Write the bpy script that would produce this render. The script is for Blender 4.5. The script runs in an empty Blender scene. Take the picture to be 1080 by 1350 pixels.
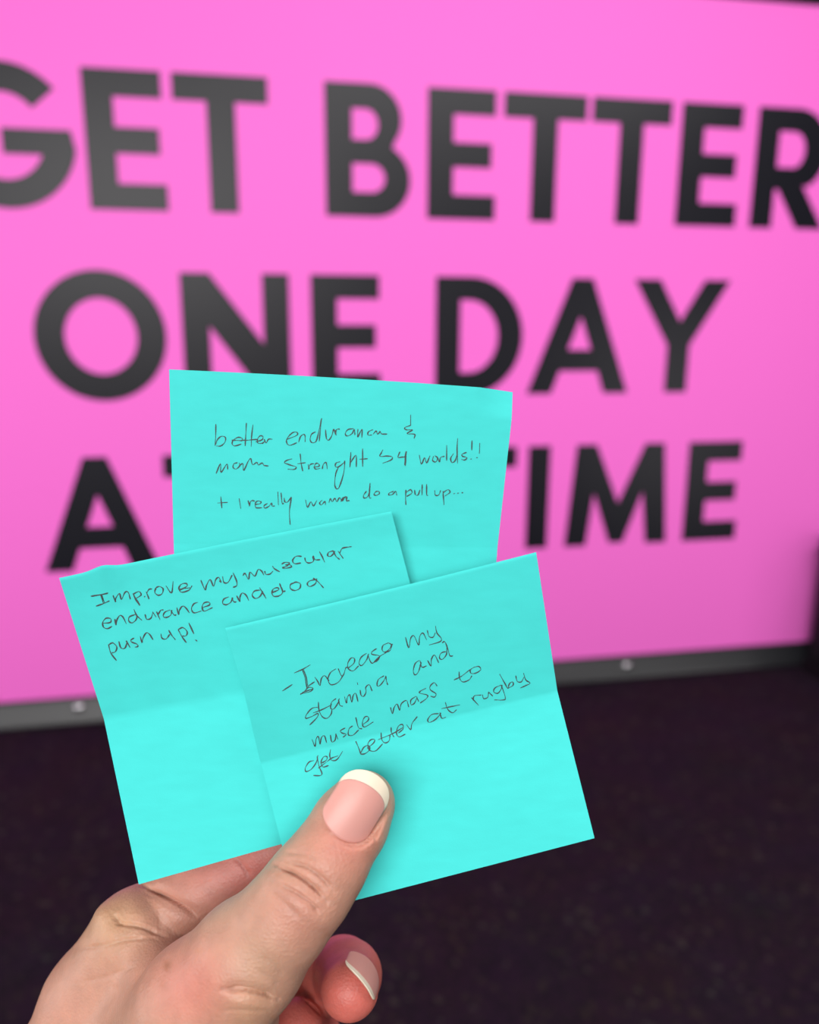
import bpy, bmesh, math, random
import numpy as np
from mathutils import Vector, Matrix
from mathutils.bvhtree import BVHTree

C = bpy.context.scene.collection
SC = bpy.context.scene

# ------------------------------------------------------------------ camera
F = 1080.0                                   # focal length in pixels of the 1080x1350 frame
PITCH, YAW, ROLL = math.radians(13.324), math.radians(10.966), math.radians(0.292)
D = 2.755                                    # distance camera - sign plane
H = 0.4905 * D                               # camera height above the floor
_R0 = Vector((1, 0, 0)); _U0 = Vector((0, math.sin(PITCH), math.cos(PITCH)))
FW = Vector((0, math.cos(PITCH), -math.sin(PITCH)))
RT = _R0 * math.cos(ROLL) + _U0 * math.sin(ROLL)
UP = _U0 * math.cos(ROLL) - _R0 * math.sin(ROLL)
CAM = Vector((0, 0, H))
cd = bpy.data.cameras.new('camera'); cam = bpy.data.objects.new('camera', cd); C.objects.link(cam)
cd.sensor_fit = 'HORIZONTAL'; cd.sensor_width = 36; cd.lens = 36 * F / 1080
cd.clip_start = 0.01; cd.clip_end = 60
M = Matrix((RT, UP, -FW)).transposed().to_4x4(); M.translation = CAM
cam.matrix_world = M
cd.dof.use_dof = True; cd.dof.focus_distance = 0.198; cd.dof.aperture_fstop = 12.0
SC.camera = cam

# ------------------------------------------------------------------ world, lights, exposure
SC.view_settings.view_transform = 'Standard'; SC.view_settings.look = 'None'
SC.view_settings.gamma = 1; SC.view_settings.exposure = 0.0
w = bpy.data.worlds.new('world'); SC.world = w; w.use_nodes = True
bg = w.node_tree.nodes['Background']; bg.inputs[0].default_value = (1, 0.97, 0.95, 1); bg.inputs[1].default_value = 0.5

def area(name, loc, target, sx, sy, power, col=(1, 1, 1)):
    l = bpy.data.lights.new(name, 'AREA'); l.shape = 'RECTANGLE'; l.size = sx; l.size_y = sy
    l.energy = power; l.color = col
    o = bpy.data.objects.new(name, l); C.objects.link(o); o.location = loc
    o.rotation_euler = (Vector(target) - Vector(loc)).to_track_quat('-Z', 'Y').to_euler()
    return o
area('rear_lamp_light', (-0.4, -2.4, 2.35), (0.5, 2.0, 0.9), 2.6, 1.2, 118, (1, 0.975, 0.95))
area('front_fill_light', (1.4, 0.5, 3.0), (0.8, 2.8, 0.2), 2.8, 0.7, 54, (1, 0.975, 0.95))  # added overhead fill, out of view, brightening the sign towards the right
area('low_right_fill_light', (2.5, 1.0, 0.8), (0.85, 2.9, 0.6), 0.9, 1.2, 10, (1, 0.97, 0.95))  # added low fill lifting the sign's lower right; there is no doorway
area('left_fill_light', (-2.6, 0.2, 1.45), (0.9, 3.0, 1.25), 1.5, 1.7, 30, (1, 0.975, 0.96))  # added fill washing the sign from the left, no window behind it

# ------------------------------------------------------------------ helpers
def px(x, y, Zmm):
    """photo pixel at a depth (mm along the optical axis) -> world point"""
    Z = Zmm / 1000
    return CAM + RT * ((x - 540) / F * Z) - UP * ((y - 675) / F * Z) + FW * Z
def pxc(x, y, Zmm):
    """the same in camera millimetres (right, down, depth)"""
    return np.array([(x - 540) / F * Zmm, (y - 675) / F * Zmm, Zmm])
def cam2w(p):
    return CAM + RT * (p[0] / 1000) - UP * (p[1] / 1000) + FW * (p[2] / 1000)
WD = Vector((math.cos(YAW), math.sin(YAW), 0)); WN = Vector((-math.sin(YAW), math.cos(YAW), 0))
def wall(u, z, out=0.0):
    """sign-plane coordinates (in units of D), out = metres in front of the sign"""
    return WD * (u * D) + WN * (D - out) + Vector((0, 0, H + z * D))
def tag(o, label=None, cat=None, group=None, kind=None):
    if label: o['label'] = label
    if cat: o['category'] = cat
    if group: o['group'] = group
    if kind: o['kind'] = kind
    return o
def mesh_obj(name, verts, faces, mat, parent=None, smooth=False):
    me = bpy.data.meshes.new(name); me.from_pydata([tuple(v) for v in verts], [], faces); me.update()
    o = bpy.data.objects.new(name, me); C.objects.link(o)
    if mat: me.materials.append(mat)
    if parent: o.parent = parent
    if smooth: me.polygons.foreach_set('use_smooth', [True] * len(me.polygons))
    return o
def bm_obj(name, bm, mat, parent=None, smooth=False):
    bmesh.ops.recalc_face_normals(bm, faces=bm.faces)
    me = bpy.data.meshes.new(name); bm.to_mesh(me); bm.free()
    o = bpy.data.objects.new(name, me); C.objects.link(o); me.materials.append(mat)
    if parent: o.parent = parent
    if smooth: me.polygons.foreach_set('use_smooth', [True] * len(me.polygons))
    return o
def wall_box(name, u0, u1, z0, z1, o0, o1, mat, parent=None, bevel=0.0):
    """box in sign coordinates: u along the sign, z up (units of D), o = metres in front of it"""
    bm = bmesh.new()
    vs = [bm.verts.new(wall(u, z, o)) for u in (u0, u1) for z in (z0, z1) for o in (o0, o1)]
    for f in ((0, 1, 3, 2), (4, 6, 7, 5), (0, 4, 5, 1), (2, 3, 7, 6), (0, 2, 6, 4), (1, 5, 7, 3)):
        bm.faces.new([vs[i] for i in f])
    if bevel: bmesh.ops.bevel(bm, geom=list(bm.edges), offset=bevel, segments=3, affect='EDGES', profile=0.5)
    return bm_obj(name, bm, mat, parent)
def lin(r, g, b):
    return tuple(((c / 255 / 12.92) if c / 255 <= 0.04045 else ((c / 255 + 0.055) / 1.055) ** 2.4) for c in (r, g, b)) + (1,)
def mat(name, col, rough=0.6, spec=0.5, metal=0.0):
    m = bpy.data.materials.new(name); m.use_nodes = True
    b = m.node_tree.nodes['Principled BSDF']
    b.inputs['Base Color'].default_value = col; b.inputs['Roughness'].default_value = rough
    b.inputs['Specular IOR Level'].default_value = spec; b.inputs['Metallic'].default_value = metal
    return m
def nodes(m): return m.node_tree.nodes, m.node_tree.links, m.node_tree.nodes['Principled BSDF']
def add_bump(m, scale, strength, dist, detail=4):
    n, l, b = nodes(m)
    tc = n.new('ShaderNodeTexCoord'); nz = n.new('ShaderNodeTexNoise'); bp = n.new('ShaderNodeBump')
    nz.inputs['Scale'].default_value = scale; nz.inputs['Detail'].default_value = detail
    bp.inputs['Strength'].default_value = strength; bp.inputs['Distance'].default_value = dist
    l.new(tc.outputs['Object'], nz.inputs['Vector']); l.new(nz.outputs['Fac'], bp.inputs['Height'])
    l.new(bp.outputs['Normal'], b.inputs['Normal']); return nz

# ------------------------------------------------------------------ materials
m_pink = mat('pink_vinyl', (0.94, 0.168, 0.67, 1), 0.5, 0.12)
add_bump(m_pink, 3.0, 0.05, 0.01)
m_black = mat('black_vinyl', (0.006, 0.006, 0.011, 1), 0.37, 0.3)
m_rail = mat('dark_rail', (0.012, 0.013, 0.016, 1), 0.36, 0.6, 0.06)
m_bolt = mat('bolt_steel', (0.55, 0.55, 0.58, 1), 0.25, 0.5, 1.0)
m_wall = mat('dark_wall', (0.010, 0.007, 0.010, 1), 0.8, 0.2)
m_case = mat('black_case', (0.004, 0.003, 0.005, 1), 0.55, 0.3)
m_ink = mat('ink', (0.04, 0.05, 0.055, 1), 0.6, 0.3)

m_floor = mat('speckled_floor', (0.012, 0.006, 0.012, 1), 0.85, 0.15)
n, l, b = nodes(m_floor)
tc = n.new('ShaderNodeTexCoord')
vo = n.new('ShaderNodeTexVoronoi'); vo.inputs['Scale'].default_value = 75
l.new(tc.outputs['Object'], vo.inputs['Vector'])
sep = n.new('ShaderNodeSeparateColor'); l.new(vo.outputs['Color'], sep.inputs[0])
rp = n.new('ShaderNodeValToRGB'); rp.color_ramp.interpolation = 'CONSTANT'
cols = [(0.0, (0.0165, 0.0075, 0.0175)), (0.55, (0.011, 0.006, 0.013)), (0.80, (0.017, 0.010, 0.016)), (0.91, (0.026, 0.018, 0.019)), (0.97, (0.036, 0.030, 0.030))]
el = rp.color_ramp.elements; el[0].position = 0; el[0].color = cols[0][1] + (1,); el[1].position = cols[1][0]; el[1].color = cols[1][1] + (1,)
for p_, c_ in cols[2:]:
    e = el.new(p_); e.color = c_ + (1,)
l.new(sep.outputs[0], rp.inputs['Fac'])
nz = n.new('ShaderNodeTexNoise'); nz.inputs['Scale'].default_value = 5; l.new(tc.outputs['Object'], nz.inputs['Vector'])
mx = n.new('ShaderNodeMix'); mx.data_type = 'RGBA'; mx.blend_type = 'MULTIPLY'; mx.inputs[0].default_value = 0.5
l.new(rp.outputs['Color'], mx.inputs[6]); l.new(nz.outputs['Color'], mx.inputs[7]); l.new(mx.outputs[2], b.inputs['Base Color'])

def paper(name, col):
    m = mat(name, col, 0.8, 0.12)
    n, l, b = nodes(m)
    add_bump(m, 2600, 0.25, 0.00008, 5)
    tc = n.new('ShaderNodeTexCoord'); nz = n.new('ShaderNodeTexNoise'); nz.inputs['Scale'].default_value = 130; nz.inputs['Detail'].default_value = 6
    mp = n.new('ShaderNodeMapping'); mp.inputs['Scale'].default_value = (1, 6, 3)
    l.new(tc.outputs['Object'], mp.inputs['Vector']); l.new(mp.outputs['Vector'], nz.inputs['Vector'])
    mx = n.new('ShaderNodeMix'); mx.data_type = 'RGBA'
    l.new(nz.outputs['Fac'], mx.inputs[0])
    mx.inputs[6].default_value = tuple(c * 0.93 for c in col[:3]) + (1,); mx.inputs[7].default_value = tuple(min(1, c * 1.07) for c in col[:3]) + (1,)
    l.new(mx.outputs[2], b.inputs['Base Color'])
    return m
m_paper = paper('turquoise_paper', (0.050, 0.525, 0.505, 1))

m_skin = mat('skin', (0.6, 0.35, 0.25, 1), 0.48, 0.4)
n, l, b = nodes(m_skin)
at = n.new('ShaderNodeVertexColor'); at.layer_name = 'skin_tint'
tc = n.new('ShaderNodeTexCoord'); nz = n.new('ShaderNodeTexNoise'); nz.inputs['Scale'].default_value = 260; nz.inputs['Detail'].default_value = 5
l.new(tc.outputs['Object'], nz.inputs['Vector'])
mr = n.new('ShaderNodeMapRange'); mr.inputs[3].default_value = 0.80; mr.inputs[4].default_value = 1.18
l.new(nz.outputs['Fac'], mr.inputs[0])
mx = n.new('ShaderNodeMix'); mx.data_type = 'RGBA'; mx.blend_type = 'MULTIPLY'; mx.inputs[0].default_value = 1
l.new(at.outputs['Color'], mx.inputs[6]); l.new(mr.outputs[0], mx.inputs[7]); l.new(mx.outputs[2], b.inputs['Base Color'])
b.inputs['Subsurface Weight'].default_value = 0.35; b.inputs['Subsurface Radius'].default_value = (1.0, 0.35, 0.2); b.inputs['Subsurface Scale'].default_value = 0.0016
vz = n.new('ShaderNodeTexVoronoi'); vz.inputs['Scale'].default_value = 1500; l.new(tc.outputs['Object'], vz.inputs['Vector'])
bp = n.new('ShaderNodeBump'); bp.inputs['Strength'].default_value = 0.45; bp.inputs['Distance'].default_value = 0.0002
l.new(vz.outputs['Distance'], bp.inputs['Height']); l.new(bp.outputs['Normal'], b.inputs['Normal'])
m_nail = mat('nail', lin(196, 142, 134), 0.38, 0.35)
b = nodes(m_nail)[2]; b.inputs['Subsurface Weight'].default_value = 0.3; b.inputs['Subsurface Radius'].default_value = (1, .5, .4); b.inputs['Subsurface Scale'].default_value = 0.001
m_nailtip = mat('nail_tip', lin(214, 202, 182), 0.35, 0.5)

# ------------------------------------------------------------------ the room
def quad(name, pts, m): return tag(mesh_obj(name, pts, [tuple(range(len(pts)))], m), kind='structure')
quad('floor', [(-6, -4, 0), (6, -4, 0), (6, 6, 0), (-6, 6, 0)], m_floor)
quad('ceiling', [(-5, -4, 3.4), (3.3, -4, 3.4), (3.3, 6, 3.4), (-5, 6, 3.4)], mat('ceiling_paint', (0.35, 0.34, 0.35, 1), 0.9, 0.1))
quad('wall_right', [(3.3, -4, 0), (3.3, 6, 0), (3.3, 6, 3.4), (3.3, -4, 3.4)], m_wall)
wb = wall_box('wall_back', -1.9, 1.0, -0.4905, 0.75, -0.20, -0.06, m_wall); tag(wb, kind='structure')

# ------------------------------------------------------------------ the sign
sign = bpy.data.objects.new('sign_board', None); C.objects.link(sign)
tag(sign, 'large pink sign board with three lines of bold black capitals, standing on the dark floor', 'sign')
BOT, RB, TOP = -0.4605, -0.4905, 0.3728
UL, UR = -0.46, 0.93
wall_box('panel', UL, UR, BOT, TOP, -0.04, 0.0, m_pink, sign)
# bottom rail: a rounded profile swept along the sign
def rail(name, z0, z1, out):
    bm = bmesh.new(); rows = []
    prof = [(z0, -0.04), (z0, out * 0.9), (z0 + (z1 - z0) * 0.10, out), (z0 + (z1 - z0) * 0.22, out * 0.93), (z0 + (z1 - z0) * 0.93, out * 0.25), (z1, out * 0.1), (z1, -0.04)]
    for u in (UL, UR): rows.append([bm.verts.new(wall(u, z, o)) for z, o in prof])
    k = len(prof)
    for i in range(k): bm.faces.new([rows[0][i], rows[0][(i + 1) % k], rows[1][(i + 1) % k], rows[1][i]])
    bm.faces.new(rows[0]); bm.faces.new(rows[1])
    return bm_obj(name, bm, m_rail, sign)
rail('bottom_rail', RB, BOT, 0.05)
wall_box('top_rail', UL, UR, TOP, TOP + 0.03, -0.04, 0.012, m_wall, sign, 0.004)
wall_box('side_rail', UL - 0.02, UL, RB, TOP + 0.03, -0.04, 0.012, m_wall, sign, 0.004)
wall_box('side_rail', UR, UR + 0.02, RB, TOP + 0.03, -0.04, 0.012, m_wall, sign, 0.004)
for u, z in ((-0.2235, -0.4720), (0.5045, -0.4740)):
    bm = bmesh.new(); r = 0.017
    rot = WN.to_track_quat('Z', 'Y').to_matrix().to_4x4()
    bmesh.ops.create_uvsphere(bm, u_segments=24, v_segments=12, radius=r)
    bmesh.ops.scale(bm, vec=(1.25, 1, 0.6), verts=bm.verts)
    bmesh.ops.transform(bm, matrix=Matrix.Translation(wall(u, z, 0.026)) @ rot, verts=bm.verts)
    bm_obj('bolt', bm, m_bolt, sign, True)

# letters: outlines in cap-height units (x, y), list of closed loops
def arc(cx, cy, rx, ry, a0, a1, k=24):
    return [(cx + rx * math.cos(math.radians(a0 + (a1 - a0) * i / k)), cy + ry * math.sin(math.radians(a0 + (a1 - a0) * i / k))) for i in range(k + 1)]
S = 0.198
def L_E(): return [[(0, 0), (.57, 0), (.57, .172), (S, .172), (S, .418), (.53, .418), (.53, .586), (S, .586), (S, .828), (.562, .828), (.562, 1), (0, 1)]], .55
def L_T(): return [[(.258, 0), (.258 + S, 0), (.258 + S, .828), (.714, .828), (.714, 1), (0, 1), (0, .828), (.258, .828)]], .714
def L_I(): return [[(0, 0), (S, 0), (S, 1), (0, 1)]], S
def L_O(): return [arc(.503, .5, .503, .512, 0, 360, 64)[:-1], arc(.503, .5, .296, .318, 0, 360, 64)[:-1]], 1.006
def L_N(): return [[(0, 0), (S, 0), (S, .62), (.655, 0), (.862, 0), (.862, 1), (.664, 1), (.664, .40), (.215, 1), (0, 1)]], .862
def L_D():
    return [[(0, 0), (.30, 0)] + arc(.30, .5, .475, .5, -90, 90, 32)[1:-1] + [(.30, 1), (0, 1)],
            [(S, .172), (.29, .172)] + arc(.29, .5, .28, .328, -90, 90, 32)[1:-1] + [(.29, .828), (S, .828)]], .775
def L_A():
    return [[(0, 0), (.205, 0), (.282, .205), (.665, .205), (.738, 0), (.948, 0), (.565, 1), (.385, 1)],
            [(.345, .372), (.602, .372), (.474, .715)]], .948
def L_Y(): return [[(.356, 0), (.356 + S, 0), (.356 + S, .425), (.91, 1), (.685, 1), (.455, .615), (.225, 1), (0, 1), (.356, .425)]], .91
def L_M(): return [[(0, 0), (.20, 0), (.268, .58), (.47, .02), (.60, .02), (.80, .58), (.87, 0), (1.07, 0), (.985, 1), (.80, 1), (.535, .385), (.27, 1), (.085, 1)]], 1.07
def L_B():
    return [[(0, 0), (.40, 0)] + arc(.40, .278, .285, .278, -90, 62, 24)[1:] + arc(.355, .745, .255, .255, -38, 90, 24) + [(0, 1)],
            [(S, .168), (.38, .168)] + arc(.37, .292, .125, .124, -90, 90, 16)[1:-1] + [(.37, .416), (S, .416)],
            [(S, .575), (.33, .575)] + arc(.325, .705, .112, .130, -90, 90, 16)[1:-1] + [(.325, .835), (S, .835)]], .685
def L_R():
    return [[(0, 0), (S, 0), (S, .335), (.255, .335), (.475, 0), (.725, 0), (.465, .385)] + arc(.39, .665, .31, .335, -62, 90, 24)[0:] + [(0, 1)],
            [(S, .50), (.37, .50)] + arc(.37, .665, .125, .165, -90, 90, 16)[1:-1] + [(.37, .83), (S, .83)]], .72
def L_G():
    o = arc(.515, .5, .515, .512, 43, 350, 56)
    i = arc(.515, .5, .308, .325, 334, 43, 56)
    return [o + [(.995, .545), (.515, .545), (.515, .385), (.797, .385)] + i], 1.0
GL = dict(E=L_E, T=L_T, I=L_I, O=L_O, N=L_N, D=L_D, A=L_A, Y=L_Y, M=L_M, B=L_B, R=L_R, G=L_G)
LINES = [
    (0.1163, 0.1388, [('G', -.318), ('E', -.1622), ('T', -.0695), ('B', .0957), ('E', .2145), ('T', .3060), ('T', .4155), ('E', .5315), ('R', .6345)]),
    (-0.0914, 0.1388, [('O', -.2337), ('N', -.0725), ('E', .0757), ('D', .2266), ('A', .3467), ('Y', .4850)]),
    (-0.2957, 0.1338, [('A', -.2458), ('T', -.1040), ('A', .0505), ('T', .2370), ('I', .3518), ('M', .4066), ('E', .5777)]),
]
W = Matrix((WD, Vector((0, 0, 1)), -WN)).transposed().to_4x4(); W.translation = WN * (D - 0.0017) + Vector((0, 0, H))
for z0, cap, items in LINES:
    for ch, u in items:
        cu = bpy.data.curves.new('letter', 'CURVE'); cu.dimensions = '2D'; cu.fill_mode = 'BOTH'; cu.extrude = 0.0015; cu.offset = 0.0045
        for loop in GL[ch]()[0]:
            sp = cu.splines.new('POLY'); sp.points.add(len(loop) - 1); sp.use_cyclic_u = True
            for q, (x, y) in zip(sp.points, loop): q.co = ((u + x * cap) * D, (z0 + y * cap) * D, 0, 1)
        tmp = bpy.data.objects.new('tmp', cu); C.objects.link(tmp)
        dg = bpy.context.evaluated_depsgraph_get()
        me = bpy.data.meshes.new_from_object(tmp.evaluated_get(dg)); me.name = 'letter'
        bpy.data.objects.remove(tmp); bpy.data.curves.remove(cu)
        me.transform(W); me.materials.clear(); me.materials.append(m_black)     # curve plane -> sign plane
        o = bpy.data.objects.new('letter', me); C.objects.link(o); o.parent = sign

# ------------------------------------------------------------------ black case by the right end of the sign
case = bpy.data.objects.new('storage_case', None); C.objects.link(case)
tag(case, 'black box on the floor at the right edge, against the pink sign', 'box')
cu0, cu1, cz1 = 0.775, 0.98, -0.292
wall_box('body', cu0, cu1, RB + 0.012, cz1 - 0.03, 0.075, 0.475, m_case, case, 0.006)
wall_box('lid', cu0 - 0.002, cu1 + 0.002, cz1 - 0.029, cz1, 0.07, 0.48, m_case, case, 0.008)
wall_box('base', cu0 - 0.006, cu1 + 0.006, RB + 0.0003, RB + 0.0119, 0.065, 0.485, m_case, case, 0.003)

# ------------------------------------------------------------------ sticky notes
random.seed(4); np.random.seed(4)
def interp_rows(rows, v):
    for (a, b) in zip(rows[:-1], rows[1:]):
        if v <= b[0] + 1e-9:
            t = (v - a[0]) / (b[0] - a[0]); pw = b[4] if len(b) > 4 else 1.0; tz = t ** pw
            la, ra, lb, rb = (np.array(q, float) for q in (a[1], a[2], b[1], b[2]))
            L = la + (lb - la) * t; R = ra + (rb - ra) * t
            L[2] = la[2] + (lb[2] - la[2]) * tz; R[2] = ra[2] + (rb[2] - ra[2]) * tz
            return L, R
def note(label, rows, warp, nu=70, nv=80, th=0.0002):
    """rows: (v, left (px,py,Z), right (px,py,Z)[, -, power]); a creased sheet with real thickness"""
    vs = sorted(set([i / nv for i in range(nv + 1)] + [r[0] for r in rows] + [.002, .004, .007, .010, .016]))
    verts = []
    for v in vs:
        L, R = interp_rows(rows, v)
        for i in range(nu + 1):
            u = i / nu; p = L + (R - L) * u
            dx, dy, dz = warp(u, v)
            verts.append(px(p[0] + dx, p[1] + dy, p[2] + dz))
    W = nu + 1; faces = []
    for j in range(len(vs) - 1):
        for i in range(nu): faces.append((j * W + i, (j + 1) * W + i, (j + 1) * W + i + 1, j * W + i + 1))
    bvh = BVHTree.FromPolygons([tuple(v) for v in verts], faces)
    nb = len(verts); back = [v + FW * th for v in verts]
    allv = verts + back; allf = list(faces) + [tuple(nb + k for k in reversed(f)) for f in faces]
    rim = [i for i in range(W)] + [j * W + nu for j in range(1, len(vs))] + [(len(vs) - 1) * W + i for i in range(nu - 1, -1, -1)] + [j * W for j in range(len(vs) - 2, 0, -1)]
    for a, b_ in zip(rim, rim[1:] + rim[:1]): allf.append((a, b_, nb + b_, nb + a))
    o = mesh_obj('sticky_note', allv, allf, m_paper, smooth=True)
    es = o.modifiers.new('edges', 'EDGE_SPLIT'); es.split_angle = math.radians(40)
    tag(o, label, 'sticky note', 'sticky notes held in the hand')
    return o, bvh
def wob(a, u, v, s):
    return a * (math.sin(5.1 * u + 3.7 * v + s) * math.cos(4.3 * v - 2.9 * u + 2 * s) + 0.4 * math.sin(11 * u - 9 * v + s))

def warp_back(u, v):
    c = max(0.0, (u - 0.90) / 0.10) * max(0.0, 1 - v / 0.09)
    bow = -2.0 * math.sin(math.pi * u) * max(0, 1 - v / 0.5)
    return (-3.0 * c, bow + 3.0 * c, 2.5 * c + wob(.25, u, v, .4) + 1.2 * (1 - u) ** 2 * (1 - v))
note_back, bvh_back = note('turquoise sticky note at the top behind the others, reading better endurance and more strength',
    [(0, (223, 487, 202), (679, 514, 202)), (.49, (229, 717, 206.8), (656, 722, 206.8), 0, 1.15), (1, (237, 960, 206), (640, 950, 206.8))], warp_back)
def edge(v): return .22 * max(0, 1 - v / .011) ** 2
def warp_mid(u, v):
    kink = math.exp(-((u - .13) / .035) ** 2) * max(0, 1 - v / .12)
    cur = max(0, 1 - u / .13) * max(0, 1 - v / .2)
    return (0, -4.5 * kink - 1.5 * math.sin(math.pi * u) * max(0, 1 - v * 3), wob(.22, u, v, 1.7) - 1.6 * kink - 1.5 * cur + edge(v) - .7 * max(0, 1 - v / .085) ** 1.4)
note_mid, bvh_mid = note('turquoise sticky note on the left reading improve my muscular endurance and do a push up',
    [(0, (78, 762, 199.2), (516, 674, 202.0)), (.45, (137, 948, 204.6), (566, 866, 205.2), 0, 1.4), (1, (183, 1166, 196.6), (600, 1048, 199.4))], warp_mid)
def warp_front(u, v):
    lift = math.exp(-u / .05) * max(0, 1 - abs(v - .2) / .3)
    return (2.5 * lift * math.sin(v * 7), 1.5 * math.sin(math.pi * u) * max(0, 1 - v * 3), wob(.20, u, v, 2.9) - .9 * lift + edge(v) - .35 * max(0, 1 - v / .09) ** 1.4)
note_front, bvh_front = note('turquoise sticky note in front under the thumb, about stamina and muscle mass for rugby',
    [(0, (297, 828, 195.0), (707, 728, 194.4)), (.455, (344, 1006, 200.6), (735, 911, 200.2), 0, 1.3), (1, (395, 1206, 192.4), (784, 1105, 191.4))], warp_front)

# handwriting: pen strokes, coordinates in 5.684x enlargements of the photo, laid on the paper surface
SCL = 190 / 1080
OA, OB, OC, OD, OE, OF = (270, 540), (450, 540), (110, 720), (290, 700), (360, 820), (520, 810)
T_BACK = [
 (OA, [[(83,108),(82,180),(78,270)],[(82,262),(95,225),(125,200),(155,210),(150,245),(120,272),(85,272)],
  [(202,230),(240,230),(278,232),(280,215),(250,208),(215,228),(205,255),(225,272),(275,258)],
  [(312,100),(308,180),(303,272)],[(362,112),(352,190),(348,278)],[(285,230),(330,228),(400,222)],
  [(380,242),(430,225),(435,200),(412,198),(395,225),(398,250),(430,252),(450,238)],[(445,222),(460,250),(478,222),(508,222)],
  [(618,222),(690,192),(690,170),(660,172),(625,205),(612,240),(635,268),(690,248)],[(703,245),(718,202),(742,185),(752,200),(752,242)],
  [(832,165),(800,185),(790,225),(805,248),(835,235),(855,160),(876,65)],[(876,65),(864,170),(858,238)],
  [(905,150),(912,215),(930,228),(952,195),(965,145)],[(968,145),(985,192),(982,165),(990,148),(1012,146)],
  [(85,478),(118,405),(122,470),(165,408),(172,448)],[(245,398),(220,405),(212,432),(235,445),(262,420),(258,400)],
  [(262,420),(285,405),(292,456),(325,388),(345,368),(358,412),(390,396),(402,415),(430,400),(445,418),(478,422)],
  [(655,368),(612,382),(598,398),(640,415),(685,430),(670,448),(622,446)],[(715,330),(722,400),(735,462)],[(695,406),(755,398)],
  [(775,410),(780,446),(782,425),(797,408),(820,406)],[(815,430),(855,425),(855,408),(835,402),(822,425),(830,445),(865,440)],
  [(880,445),(890,408),(910,398),(918,445)],[(1015,390),(985,400),(978,425),(1000,430),(1040,400),(1050,383)],
  [(1050,383),(1042,470),(1012,570),(990,595),(974,560),(982,480),(1000,435)],
  [(120,650),(128,738)],[(95,700),(172,695)],[(258,665),(270,742)],[(325,680),(335,724),(338,700),(352,682),(375,686)],
  [(375,712),(415,705),(420,690),(395,685),(378,705),(385,735),(430,735)],[(470,703),(445,720),(450,738),(480,725),(500,700),(505,722),(525,722)],
  [(548,615),(552,715)],[(572,622),(580,702),(592,700)],[(595,660),(600,690),(620,692),(650,655)],[(650,655),(635,760),(640,862)],
  [(755,675),(770,732),(795,690),(815,722),(840,680)],[(880,678),(860,700),(875,714),(900,688),(905,716)],
  [(930,697),(942,668),(955,690),(975,665),(990,690),(1010,660),(1030,685),(1050,655),(1066,690)]]),
 (OB, [[(95,142),(50,150),(30,180),(45,198),(80,180),(98,148),(102,190)],[(125,145),(122,206),(142,168),(156,150),(154,212)],
  [(238,150),(205,165),(200,190),(230,190)],[(238,185),(262,160),(272,185),(292,165),(302,182),(345,183)],
  [(520,38),(520,120)],[(520,118),(475,135),(490,152),(535,152),(492,180),(550,185),(545,218)],
  [(72,318),(65,432)],[(68,402),(90,365),(112,345),(113,430)],[(160,292),(160,427)],[(135,372),(198,368)],
  [(312,300),(300,325),(290,350),(345,348),(382,355),(372,378),(310,402)],[(440,315),(425,358),(455,356),(490,354)],[(490,312),(484,360),(480,422)],[(486,312),(478,360),(475,416)],
  [(585,340),(600,408),(625,360),(640,400),(665,345)],[(692,348),(684,380),(708,392),(722,362),(700,345)],[(725,360),(735,392),(745,358),(775,350)],
  [(790,265),(790,382)],[(842,328),(820,365),(830,397),(855,380),(868,330)],[(872,215),(868,300),(872,404)],
  [(940,320),(905,335),(910,350),(942,360),(925,378),(900,372)],[(980,230),(978,305)],[(968,368),(976,372)],[(1038,250),(1035,330)],[(1014,358),(1022,362)],
  [(-2,690),(12,660),(40,655),(42,680),(62,682)],
  [(190,610),(168,640),(170,662),(195,655),(212,615),(216,550)],[(216,550),(210,655),(225,662)],[(260,613),(245,635),(262,643),(285,630),(280,612),(258,614)],
  [(392,612),(360,625),(358,640),(385,635),(408,612),(416,642)],[(485,600),(482,660),(485,714)],[(485,622),(518,600),(530,625),(490,650)],
  [(550,600),(555,635),(575,640),(590,600)],[(607,560),(605,642)],[(640,558),(640,635),(650,644)],
  [(700,605),(705,640),(730,640),(745,605)],[(762,608),(766,660),(770,714)],[(764,622),(800,600),(815,620),(775,648)],
  [(840,630),(852,628)],[(870,627),(882,625)],[(902,624),(914,622)]]),
]
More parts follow.
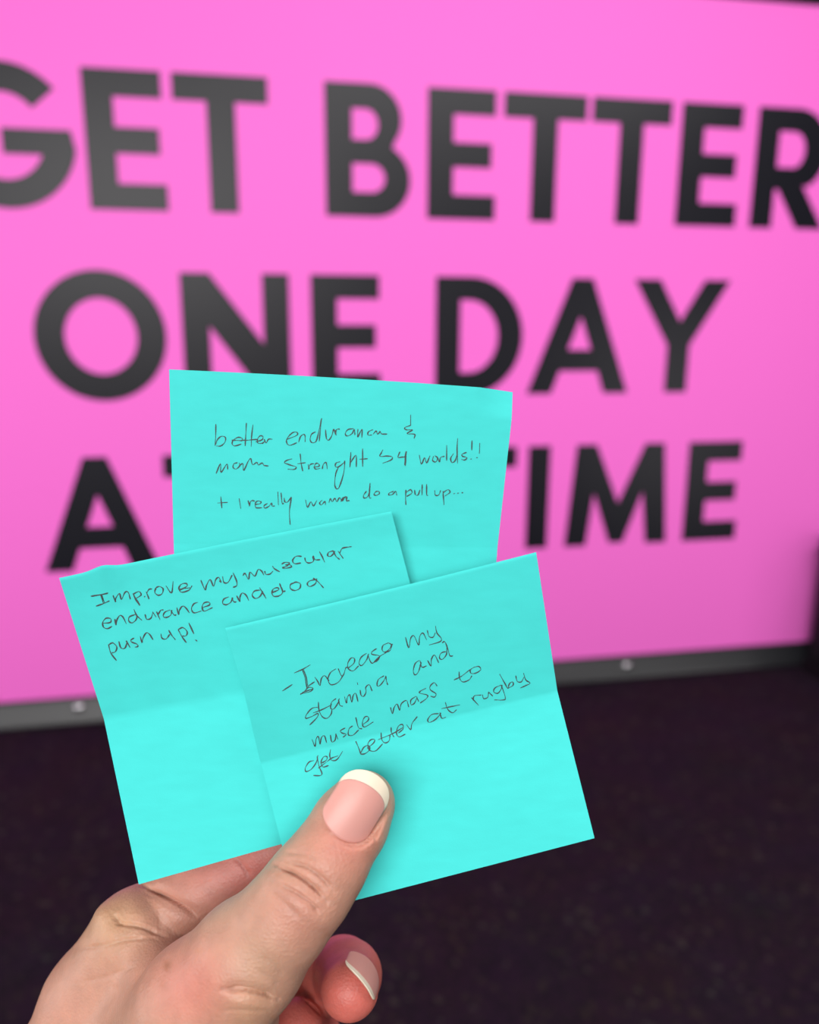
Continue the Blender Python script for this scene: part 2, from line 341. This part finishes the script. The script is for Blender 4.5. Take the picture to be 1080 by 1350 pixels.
T_MID = [
 (OC, [[(55,375),(120,365),(185,350)],[(128,364),(150,428)],[(134,362),(158,424)],[(95,450),(150,430),(195,410)],[(62,378),(180,356)],
  [(222,368),(240,418),(240,395),(270,355),(285,400),(310,348),(335,345),(352,398)],[(370,355),(395,405),(422,446)],[(372,360),(415,340),(432,365),(395,392)],[(373,356),(398,402),(424,442)],
  [(455,376),(462,380)],[(470,340),(492,396)],[(475,352),(490,325),(515,320)],[(545,310),(535,345),(560,368),(590,355),(597,320),(570,302),(545,310)],
  [(618,295),(660,350),(672,262)],[(722,330),(775,300),(770,280),(735,285),(715,315),(735,345),(790,330),(815,295)],[(710,322),(800,312)],
  [(880,255),(912,328),(922,295),(950,250),(975,300),(992,250),(1015,235),(1032,272)],
  [(140,578),(200,572),(205,545),(170,540),(145,570),(150,605),(180,618),(215,600)],[(235,545),(245,592),(250,555),(272,520),(295,530),(322,582)],
  [(388,512),(345,530),(340,560),(365,575),(395,550),(402,518)],[(378,472),(400,520),(440,557)],
  [(462,510),(475,548),(505,540),(520,500)],[(518,492),(545,532)],[(548,490),(575,552)],[(560,512),(580,480),(600,478)],
  [(650,478),(610,495),(598,525),(620,535),(655,515),(662,478)],[(655,482),(680,515),(697,515)],[(700,460),(715,512),(720,480),(742,450),(765,460),(795,500)],
  [(857,420),(825,435),(810,470),(830,500),(885,485)],[(895,460),(945,440),(940,420),(905,425),(890,455),(905,487),(968,460)],
  [(188,735),(205,800),(248,857)],[(188,740),(220,725),(250,755),(240,790),(213,800)],[(265,712),(280,760),(310,765),(327,722)],[(320,708),(350,760)],
  [(380,688),(355,705),(365,720),(402,735),(407,752),(385,757)],[(425,675),(440,722),(446,690),(470,650),(495,660),(522,702)],
  [(580,655),(590,690),(620,695),(647,660)],[(638,628),(660,665),(690,702)],[(710,625),(740,680),(772,724)],[(710,625),(745,610),(777,640),(770,670),(743,674)],
  [(790,575),(828,657)],[(838,700),(852,712)]]),
 (OD, [[(20,340),(30,385),(60,385),(92,330)],[(98,312),(125,375),(125,410),(98,422)],[(-4,372),(8,384)],
  [(172,335),(188,318),(215,362),(225,308),(262,338),(285,290),(312,300),(330,332)],[(335,300),(345,325),(375,322),(398,300)],[(393,263),(412,285),(450,307)],
  [(462,248),(490,235),(520,240),(505,262),(470,275),(492,280),(537,268),(520,252),(490,256)],[(612,190),(570,190),(545,220),(560,245),(607,240)],
  [(635,200),(645,230),(670,240),(702,225),(695,190)],[(698,185),(715,215),(752,215)],[(745,152),(768,195),(785,235)],
  [(852,148),(815,160),(808,185),(830,190),(855,165),(862,150)],[(850,150),(870,190),(897,213)],[(885,150),(925,207)],[(897,168),(915,132),(950,122),(987,117)],
  [(67,493),(30,510),(20,540),(45,553),(80,535),(97,498)],[(88,498),(105,530),(124,531)],[(125,485),(150,530),(150,495),(167,465),(195,480),(217,522)],
  [(302,443),(260,450),(242,480),(265,506),(300,490),(322,450)],[(296,423),(325,470),(347,507)],
  [(392,462),(440,440),(430,425),(400,435),(390,465),(405,490),(445,485),(470,455),(445,393)],[(448,393),(470,448),(492,450)],
  [(560,388),(530,400),(528,430),(560,446),(598,430),(602,395),(570,383),(545,393)],[(717,363),(670,375),(655,400),(675,416),(715,395),(727,356)],[(698,352),(735,380),(777,427)]]),
]
T_FRONT = [
 (OE, [[(70,517),(145,468)],[(158,382),(220,355),(280,320)],[(220,355),(240,420),(255,497)],[(228,352),(250,420),(263,490)],[(205,543),(240,515),(265,490),(298,495),(280,520),(205,538)],[(222,527),(292,503)],
  [(262,482),(312,447)],[(313,412),(335,445),(353,476),(362,425),(387,402),(420,442)],[(472,350),(430,380),(412,430),(435,470),(490,450),(532,388)],
  [(488,348),(512,402),(530,392),(545,345),(560,340)],[(560,347),(605,310),(610,275),(585,270),(560,310),(565,350),(600,366),(642,328)],
  [(702,233),(660,265),(645,310),(665,326),(700,285),(717,238)],[(710,245),(732,300),(750,310)],[(777,198),(740,225),(745,243),(798,255),(780,290),(748,307)],
  [(748,310),(800,258),(850,228)],[(862,157),(825,175),(818,210),(840,226),(870,205),(887,170),(860,155)],[(832,226),(875,215),(895,163)],
  [(335,638),(290,648),(250,695),(247,722),(290,708),(335,685),(330,715),(275,772)],[(340,598),(345,660),(370,710),(405,721),(435,690),(442,653)],[(300,682),(370,655),(442,618)],
  [(472,573),(440,600),(432,645),(455,651),(485,610),(497,573)],[(490,580),(500,622),(522,632)],[(535,558),(550,607),(556,568),(575,545),(590,602),(600,553),(620,535),(637,597)],
  [(653,508),(660,548),(680,556),(697,525),(695,490),(722,470),(742,517)],[(631,452),(636,470)],[(832,403),(790,430),(780,475),(800,476),(830,440),(847,403)],[(845,403),(850,440),(860,472)],
  [(292,878),(315,932),(322,880),(340,858),(352,917),(362,868),(385,853),(402,905)],[(430,845),(440,897),(465,885),(471,840)],[(469,836),(487,880)],
  [(542,793),(505,815),(520,833),(548,842),(525,864)],[(597,778),(570,800),(565,845),(600,847),(642,808)],[(620,713),(640,790),(667,800)],[(675,767),(715,735),(710,708),(685,715),(670,755),(685,787),(752,748)],
  [(880,638),(895,687),(908,640),(930,615),(950,662),(960,615),(1000,588),(1017,637)],
  [(307,1038),(270,1050),(242,1095),(250,1121),(290,1100),(325,1050),(337,998)],[(330,1008),(345,1080),(367,1135),(350,1151),(303,1150)],[(340,1095),(400,1050)],
  [(365,1057),(400,1035),(405,1010),(380,1010),(360,1050),(375,1086),(417,1075)],[(432,953),(425,1000),(440,1036),(480,1030),(522,968)],[(405,1046),(440,1020),(487,1003)],
  [(620,893),(640,940),(660,992)],[(655,987),(680,940),(715,925),(725,955),(690,986),(655,991)],[(705,947),(755,905),(760,880),(730,885),(710,920),(725,961),(770,965),(822,913)],
  [(810,828),(815,880),(840,906),(870,890),(877,850)],[(885,788),(888,830),(907,862)],[(788,882),(900,835),(977,788)],[(940,832),(975,800),(970,768),(940,780),(925,830),(945,861),(992,840)],
  [(1000,768),(1032,806),(1042,760),(1082,708)]]),
 (OF, [[(83,170),(108,250),(122,180),(147,160),(182,230),(190,165),(215,140),(242,192)],[(247,118),(260,165),(290,170),(308,135)],[(308,86),(320,140),(352,180),(340,205),(260,229)],
  [(187,343),(155,370),(142,425),(155,453),(180,430),(202,358)],[(192,345),(207,395),(242,385)],[(248,343),(275,387),(278,335),(302,305),(332,362)],
  [(387,278),(350,290),(338,325),(360,336),(390,300),(392,250)],[(358,215),(372,203),(385,215),(402,265),(417,310),(440,310)],
  [(162,613),(125,640),(125,676),(150,665),(172,618)],[(165,613),(182,652)],[(237,553),(195,575),(190,590),(247,605),(240,630),(193,664)],[(320,537),(300,511),(270,535),(270,565),(312,595),(300,619),(270,612)],
  [(485,428),(490,480),(515,506),(560,490),(582,458)],[(446,491),(500,465),(567,413)],[(602,393),(570,415),(575,441),(610,440),(647,415),(635,391),(600,394)],
  [(332,743),(280,750),(250,790),(265,809),(310,785),(352,738)],[(340,733),(355,777),(387,770)],[(382,658),(400,710),(435,737),(467,713)],[(353,706),(420,692),(492,677)],
  [(577,623),(632,682)],[(590,642),(600,610),(652,604)],[(660,600),(670,631),(700,620),(706,583)],[(704,578),(737,612)],
  [(802,528),(755,550),(745,580),(775,591),(800,560),(807,528)],[(802,530),(832,625),(810,641),(748,640)],[(788,446),(830,520),(850,552),(862,520),(885,505),(890,530),(848,556)],
  [(910,458),(920,500),(950,506),(972,470)],[(968,438),(985,490),(1017,515),(980,535),(943,552)]]),
]
def catmull(p, k=5):
    if len(p) < 3: return [tuple(np.array(p[0]) + (np.array(p[-1]) - np.array(p[0])) * i / 4) for i in range(5)]
    q = [np.array(p[0]) * 2 - np.array(p[1])] + [np.array(a, float) for a in p] + [np.array(p[-1]) * 2 - np.array(p[-2])]
    out = []
    for i in range(1, len(q) - 2):
        a, b_, c, d = q[i - 1:i + 3]
        for j in range(k):
            t = j / k
            out.append(0.5 * (2 * b_ + (c - a) * t + (2 * a - 5 * b_ + 4 * c - d) * t * t + (3 * b_ - a - 3 * c + d) * t ** 3))
    out.append(q[-2]); return [tuple(o) for o in out]
def handwriting(blocks, bvh, parent, width=0.00017):
    verts, faces = [], []
    for (ox, oy), strokes in blocks:
        for st in strokes:
            pts = []
            for x, y in catmull(st):
                tgt = px(ox + x * SCL, oy + y * SCL, 200)
                d = (tgt - CAM).normalized()
                h = bvh.ray_cast(CAM, d)
                if h[0] is not None: pts.append((h[0], h[1] if h[1].dot(d) < 0 else -h[1]))
            if len(pts) < 2: continue
            base = len(verts); K = 6
            for i, (p, nn) in enumerate(pts):
                t = (pts[min(i + 1, len(pts) - 1)][0] - pts[max(i - 1, 0)][0])
                t = t.normalized() if t.length > 1e-9 else RT
                sd = nn.cross(t).normalized()
                wd = width * (0.8 + 0.3 * math.sin(i * 0.7 + base))
                if i in (0, len(pts) - 1): wd *= 0.7
                for k in range(K):
                    a = math.pi * k / (K - 1)
                    verts.append(p + sd * (wd * math.cos(a)) + nn * (0.00005 * math.sin(a) + (0.00005 if 0 < k < K - 1 else -0.00002)))
            for i in range(len(pts) - 1):
                for k in range(K - 1):
                    a = base + i * K + k; faces.append((a, a + 1, a + K + 1, a + K))
    o = mesh_obj('handwriting', verts, faces, m_ink, parent, True)
    return o
handwriting(T_BACK, bvh_back, note_back)
handwriting(T_MID, bvh_mid, note_mid, 0.00019)
handwriting(T_FRONT, bvh_front, note_front, 0.000155)

# ------------------------------------------------------------------ the hand: smooth union of tapered bones, meshed as one surface
STEP = 0.45
LO = np.array([-150., 50., 165.]); HI = np.array([25., 330., 300.])
N3 = np.ceil((HI - LO) / STEP).astype(int)
def field(): return np.full(N3, 60.0, np.float32)
def bone(fld, a, b_, ra, rb, k):
    """smooth-union a round cone (a,ra)-(b,rb) into fld; a,b = (px,py,Z)"""
    A, B = pxc(*a), pxc(*b_)
    pad = max(ra, rb) + 3 * k + 3
    i0 = np.maximum(np.floor((np.minimum(A, B) - pad - LO) / STEP).astype(int), 0)
    i1 = np.minimum(np.ceil((np.maximum(A, B) + pad - LO) / STEP).astype(int) + 1, N3)
    if (i1 <= i0).any(): return
    g = [(LO[c] + STEP * np.arange(i0[c], i1[c])).astype(np.float32) for c in range(3)]
    X, Y, Z = np.meshgrid(*g, indexing='ij')
    ab = B - A; L2 = max(float(ab @ ab), 1e-6)
    t = np.clip(((X - A[0]) * ab[0] + (Y - A[1]) * ab[1] + (Z - A[2]) * ab[2]) / L2, 0, 1)
    d = np.sqrt((X - A[0] - t * ab[0]) ** 2 + (Y - A[1] - t * ab[1]) ** 2 + (Z - A[2] - t * ab[2]) ** 2) - (ra + (rb - ra) * t)
    s = tuple(slice(i0[c], i1[c]) for c in range(3))
    fld[s] = smin(fld[s], d, k)
def smin(a, b_, k):
    h = np.maximum(k - np.abs(a - b_), 0) / k
    return np.minimum(a, b_) - h * h * h * k / 6
def chain(fld, pts, k=3.0):
    for p, q in zip(pts[:-1], pts[1:]): bone(fld, p[:3], q[:3], p[3], q[3], k)

WR = (80, 1590, 222)
body = field()
chain(body, [(183, 1236, 218, 13), (140, 1325, 223, 16.5), (106, 1430, 224, 20), (*WR, 23)], 6)      # index metacarpal, radial edge
chain(body, [(195, 1300, 238, 12), (120, 1440, 236, 17), (*WR, 22)], 8)
chain(body, [(175, 1380, 246, 11.5), (110, 1480, 240, 16), (*WR, 21)], 8)
chain(body, [(150, 1455, 248, 11), (90, 1540, 240, 15)], 8)
chain(body, [(*WR, 23), (40, 1800, 228, 25), (0, 2150, 236, 30)], 8)                                     # wrist and forearm
chain(body, [(215, 1300, 206, 9.5), (180, 1390, 210, 14)], 10)                                            # web muscle
thumb = field()
chain(thumb, [(479, 1059, 188.6, 7.3), (462, 1086, 186.3, 8.3), (430, 1138, 183.2, 8.9), (405, 1172, 182.0, 9.7), (372, 1214, 182.4, 10.2), (328, 1262, 184.5, 12.6), (268, 1330, 190, 15.5), (190, 1450, 206, 18), (110, 1560, 216, 18)], 4)
chain(thumb, [(292, 1352, 189, 12.8), (250, 1450, 200, 15)], 4)
index = field()
chain(index, [(200, 1216, 221.5, 10.6), (352, 1124, 222, 9.6), (452, 1075, 218.5, 8.6), (525, 1042, 216.8, 7.4)], 3)
middle = field()
chain(middle, [(195, 1300, 240, 11), (382, 1304, 256, 9.6), (452, 1280, 236, 8.9), (459, 1286, 229, 9.0), (461, 1304, 217, 7.7)], 3)
ring = field()
chain(ring, [(175, 1380, 248, 11), (362, 1385, 262, 9.2), (408, 1362, 246, 8.6), (390, 1356, 226, 7.6)], 3)
pinky = field()
chain(pinky, [(150, 1455, 248, 10), (320, 1465, 262, 8), (360, 1450, 248, 7.2), (345, 1445, 234, 6.4)], 3)
fld = smin(body, thumb, 9)
fld = smin(fld, index, 1.6)
fld = smin(fld, middle, 2.5)
fld = smin(fld, ring, 2.5)
fld = smin(fld, pinky, 2.5)
# keep the thumb apart from the fingers where the notes pass between them
del body, thumb, index, middle, ring, pinky

def surface_nets(f):
    """dual mesh of the zero level: one vertex per crossing cell"""
    ins = f < 0; n0, n1, n2 = f.shape
    cs = [(i, j, k) for i in (0, 1) for j in (0, 1) for k in (0, 1)]
    sub = lambda a, c: a[c[0]:n0 - 1 + c[0], c[1]:n1 - 1 + c[1], c[2]:n2 - 1 + c[2]]
    cnt = sum(sub(ins, c).astype(np.int8) for c in cs)
    cell = (cnt > 0) & (cnt < 8)
    idx = np.full(cell.shape, -1, np.int64); ci = np.argwhere(cell); idx[cell] = np.arange(len(ci))
    acc = np.zeros((len(ci), 3)); wsum = np.zeros(len(ci))
    val = {c: f[ci[:, 0] + c[0], ci[:, 1] + c[1], ci[:, 2] + c[2]].astype(float) for c in cs}
    for a in cs:
        for ax in range(3):
            if a[ax] == 0:
                b_ = list(a); b_[ax] = 1; b_ = tuple(b_)
                va, vb = val[a], val[b_]; m = (va < 0) != (vb < 0)
                t = np.where(m, va / np.where(m, va - vb, 1), 0)
                p = np.array(a, float)[None, :].repeat(len(ci), 0); p[:, ax] += t
                acc[m] += p[m]; wsum[m] += 1
    v = LO + STEP * (ci + acc / wsum[:, None])
    faces = []
    for ax in range(3):
        o1, o2 = [(1, 2), (2, 0), (0, 1)][ax]
        sl0 = [slice(None)] * 3; sl1 = [slice(None)] * 3; sl0[ax] = slice(0, -1); sl1[ax] = slice(1, None)
        A, B = ins[tuple(sl0)], ins[tuple(sl1)]
        e = np.argwhere(A != B)
        ok = (e[:, o1] > 0) & (e[:, o2] > 0) & (e[:, o1] < f.shape[o1] - 1) & (e[:, o2] < f.shape[o2] - 1)
        e = e[ok]; fl = A[tuple(e.T)]
        def at(d1, d2):
            q = e.copy(); q[:, o1] += d1; q[:, o2] += d2; return idx[tuple(q.T)]
        q = np.stack([at(-1, -1), at(0, -1), at(0, 0), at(-1, 0)], 1)
        q[~fl] = q[~fl][:, ::-1]
        faces.append(q)
    return v, np.concatenate(faces)
V, Q = surface_nets(fld)
Q = Q[(Q >= 0).all(1)]
# gradient normals in camera space
gr = np.stack(np.gradient(fld, STEP), -1)
gi = np.clip(np.round((V - LO) / STEP).astype(int), 0, N3 - 1)
NRM = gr[gi[:, 0], gi[:, 1], gi[:, 2]]; NRM /= np.linalg.norm(NRM, axis=1, keepdims=True) + 1e-9
P = np.stack([540 + F * V[:, 0] / V[:, 2], 675 + F * V[:, 1] / V[:, 2]], 1)
del fld, gr
def seg_dist(P, line):
    best = np.full(len(P), 1e9); frac = np.zeros(len(P))
    line = catmull(line, 6); nseg = len(line) - 1
    for k, (a, b_) in enumerate(zip(line[:-1], line[1:])):
        a = np.array(a, float); ab = np.array(b_, float) - a
        t = np.clip(((P - a) @ ab) / (ab @ ab + 1e-9), 0, 1)
        dd = np.linalg.norm(P - a - t[:, None] * ab, axis=1); m = dd < best
        best[m] = dd[m]; frac[m] = (k + t[m]) / nseg
    return best, np.clip(np.minimum(frac, 1 - frac) * 5, 0.3, 1)
# folds: (line, half width px, depth mm, depth range)
FOLDS = [
 ([(362,1139),(385,1150),(408,1166),(432,1190)], 3.9, 1.7, (160, 190)),
 ([(378,1134),(402,1142),(424,1158),(440,1175)], 3.5, 1.0, (160, 190)),
 ([(366,1164),(390,1178),(412,1194),(426,1210)], 3.6, .9, (160, 190)),
 ([(372,1122),(398,1126),(420,1135)], 3.0, .4, (160, 190)),
 ([(352,1172),(380,1196),(398,1215)], 3.0, .35, (160, 190)),
 ([(292,1306),(320,1306),(345,1312),(368,1319)], 3.8, 1.5, (160, 205)),
 ([(290,1333),(320,1331),(355,1333)], 3.0, .28, (160, 205)),
 ([(345,1262),(362,1272),(376,1290)], 3.0, .25, (160, 205)),
 ([(336,1276),(356,1290),(370,1304)], 3.0, .22, (160, 205)),
 ([(152,1217),(170,1219),(192,1224),(218,1234)], 3.6, .75, (195, 225)),
 ([(150,1206),(156,1214),(160,1219)], 4.5, .8, (195, 225)),
 ([(100,1250),(135,1247),(168,1239),(205,1237)], 3.2, .4, (195, 225)),
 ([(108,1295),(140,1288),(180,1272)], 4.0, .25, (195, 225)),
 ([(208,1204),(212,1222),(214,1234)], 5.5, .2, (195, 225)),
 ([(188,1166),(215,1180),(240,1196),(266,1215)], 3.4, 1.8, (195, 226)),
 ([(308,1128),(318,1140),(332,1160)], 4.0, .5, (200, 226)),
 ([(390,1288),(400,1310),(415,1328),(432,1342)], 3.0, .5, (215, 265)),
]
disp = np.zeros(len(V))
for line, hw, dep, (z0, z1) in FOLDS:
    L = np.array(line); mk = (P[:, 0] > L[:, 0].min() - 30) & (P[:, 0] < L[:, 0].max() + 30) & (P[:, 1] > L[:, 1].min() - 30) & (P[:, 1] < L[:, 1].max() + 30) & (V[:, 2] > z0) & (V[:, 2] < z1) & (NRM[:, 2] < 0.15)
    if not mk.any(): continue
    d, tp = seg_dist(P[mk], line); dep = dep * tp
    dep *= 1.45
    hw *= .78
    disp[mk] -= dep * np.exp(-(d / hw) ** 2) + 0.18 * dep * np.exp(-((d - 2.4 * hw) / (1.5 * hw)) ** 2)
# skin bulges: knuckle pad and tendon mounds
BUMPS = [((139, 1208), 16, .8, (195, 230)), ((185, 1205), 20, .9, (195, 230)), ((235, 1215), 16, .5, (195, 230)), ((328, 1322), 22, .5, (160, 205)), ((180, 1229), 14, .4, (195, 230))]
for (x, y), s, a, (z0, z1) in BUMPS:
    mk = (V[:, 2] > z0) & (V[:, 2] < z1) & (NRM[:, 2] < 0.15)
    disp[mk] += a * np.exp(-((P[mk, 0] - x) ** 2 + (P[mk, 1] - y) ** 2) / (s * s))
V2 = V + NRM * disp[:, None]
# nail specs: centre, axis, normal, half width, length, curvature radius, free-edge share
am = np.array([-.22, .20, -.955])
NAILS = [
 (pxc(473, 1063.5, 178.6), (.53, -.80, .25), (.05, .10, -1), 6.8, 15.2, 8.6, .18),
 (pxc(482, 1294, 210.6) - am * 3.2, am, (.76, -.56, -.30), 7.0, 7.4, 9.6, .14),
 (pxc(510, 1048, 225.2), (.85, -.42, -.05), (0, 0, 1), 5.2, 11, 7.0, .15)]
for c_, ax_, n_, hw_, ln_, R_, tf_ in NAILS:          # press the nail bed into the finger
    a = np.array(ax_, float); a /= np.linalg.norm(a); nn = np.array(n_, float); nn -= a * (nn @ a); nn /= np.linalg.norm(nn); bb = np.cross(a, nn)
    q = V2 - np.array(c_); x = q @ a; y = q @ bb; h = q @ nn
    s_ = y / (hw_ * .97)
    lo = -ln_ / 2 + ln_ * .30 * (1 - np.sqrt(np.clip(1 - s_ * s_ * .96, 0, 1)))
    surf = np.sqrt(np.clip(R_ * R_ - y * y, 1, None)) - R_ - np.where(x < 0, .010, .016) * x * x
    wt = np.clip(np.minimum(hw_ * .97 - np.abs(y), x - lo) / 1.3 + 1, 0, 1); wt = wt * wt * (3 - 2 * wt)
    m_ = (wt > 0) & (x < ln_ / 2 + 3) & (h > surf - .3) & (h < surf + 4)
    V2[m_] -= nn * ((h - surf + .3) * wt)[m_][:, None]
# skin colour: complexion, redder finger pads, freckles
base = np.array(lin(173, 130, 111)[:3]); col = np.tile(base, (len(V), 1))
def tint(c, x, y, s, amt, z=(150, 300), sy=None):
    global col
    a = amt * np.exp(-((P[:, 0] - x) / s) ** 2 - ((P[:, 1] - y) / (sy or s)) ** 2) * ((V[:, 2] > z[0]) & (V[:, 2] < z[1]))
    col = col * (1 - a[:, None]) + np.array(lin(*c)[:3]) * a[:, None]
PINK, RED, YEL = (190, 118, 105), (184, 88, 82), (184, 146, 112)
tint(PINK, 455, 1110, 45, .7, (150, 200)); tint(PINK, 250, 1300, 60, .8, (150, 215)); tint(PINK, 390, 1205, 45, .3, (150, 200))
tint((174, 140, 116), 340, 1270, 40, .6, (150, 205)); tint(YEL, 150, 1210, 45, .7, (195, 235)); tint(YEL, 330, 1335, 35, .4, (150, 205))
tint((182, 112, 103), 320, 1150, 110, .9, (203, 240), 60); tint(RED, 350, 1140, 40, .4, (203, 240))
tint(PINK, 75, 1340, 70, .2, (195, 240))
fing = (V[:, 2] > 205) & (P[:, 0] > 365) & (P[:, 1] > 1225)
col[fing] = col[fing] * .25 + np.array(lin(198, 88, 82)[:3]) * .75
tint((198, 130, 114), 475, 1255, 25, .7, (205, 260))
tint((150, 95, 70), 220, 1273, 5, .75, (150, 230), 7); tint((165, 110, 84), 152, 1299, 5, .5, (150, 240), 4); tint((180, 120, 90), 262, 1254, 5, .5, (150, 230), 4); tint((170, 110, 85), 214, 1298, 4, .4, (150, 230), 6)
hand = mesh_obj('hand', [cam2w(p) for p in V2], [tuple(int(i) for i in q) for q in Q], m_skin, smooth=True)
ca = hand.data.color_attributes.new('skin_tint', 'FLOAT_COLOR', 'POINT')
ca.data.foreach_set('color', np.concatenate([col, np.ones((len(col), 1))], 1).astype(np.float32).ravel())
sm = hand.modifiers.new('relax', 'SMOOTH'); sm.factor = 0.5; sm.iterations = 1
tag(hand, 'left hand entering from the lower left, pinching three turquoise notes under its thumb', 'hand')

def fingernail(centre, axis, normal, half_w, length, R, tip_frac, lift=0.0, th=0.45, sq=0.62):
    """curved nail plate; centre = middle of the plate on its surface (camera mm)"""
    a = np.array(axis, float); a /= np.linalg.norm(a); nn = np.array(normal, float); nn -= a * (nn @ a); nn /= np.linalg.norm(nn); bb = np.cross(a, nn)
    th_m = half_w / R; NS, NT = 28, 30
    def P3(s, t, dn=0.0):
        # outline: rounded at the cuticle and at the free edge
        lo = -length / 2 + length * 0.30 * (1 - math.sqrt(max(0, 1 - s * s * 0.96)))
        hi = length / 2 - length * sq * 0.62 * (1 - math.sqrt(max(0, 1 - s * s * 0.96)))
        x = lo + (hi - lo) * t
        drop = 0.010 * (x) ** 2 if x < 0 else 0.016 * x * x
        ang = s * th_m
        return cam2w(np.array(centre) + a * x + bb * ((R + dn) * math.sin(ang)) + nn * ((R + dn) * math.cos(ang) - R - drop + lift * t))
    def plate(t0, t1, name, m, parent, up=0.0):
        vs, fs = [], []
        for layer in (0, 1):
            for j in range(NT + 1):
                for i in range(NS + 1):
                    s = -1 + 2 * i / NS; t = t0 + (t1 - t0) * j / NT
                    edge = 1.0 if layer == 0 else 0.0
                    vs.append(P3(s, t, up if layer == 0 else -th))
        W = NS + 1; off = W * (NT + 1)
        for j in range(NT):
            for i in range(NS):
                q = (j * W + i, j * W + i + 1, (j + 1) * W + i + 1, (j + 1) * W + i); fs.append(q); fs.append(tuple(off + k for k in reversed(q)))
        rim = list(range(W)) + [j * W + NS for j in range(1, NT + 1)] + [NT * W + i for i in range(NS - 1, -1, -1)] + [j * W for j in range(NT - 1, 0, -1)]
        for p, q in zip(rim, rim[1:] + rim[:1]): fs.append((p, q, off + q, off + p))
        o = mesh_obj(name, vs, fs, m, parent, True)
        bm = bmesh.new(); bm.from_mesh(o.data); bmesh.ops.recalc_face_normals(bm, faces=bm.faces); bm.to_mesh(o.data); bm.free()
        return o
    pl = plate(0, 1 - tip_frac, 'fingernail', m_nail, hand)
    tp = plate(1 - tip_frac, 1, 'nail_tip', m_nailtip, pl)
    tp['label'] = 'white free edge of the nail'
    return pl
for spec in NAILS: fingernail(*spec)
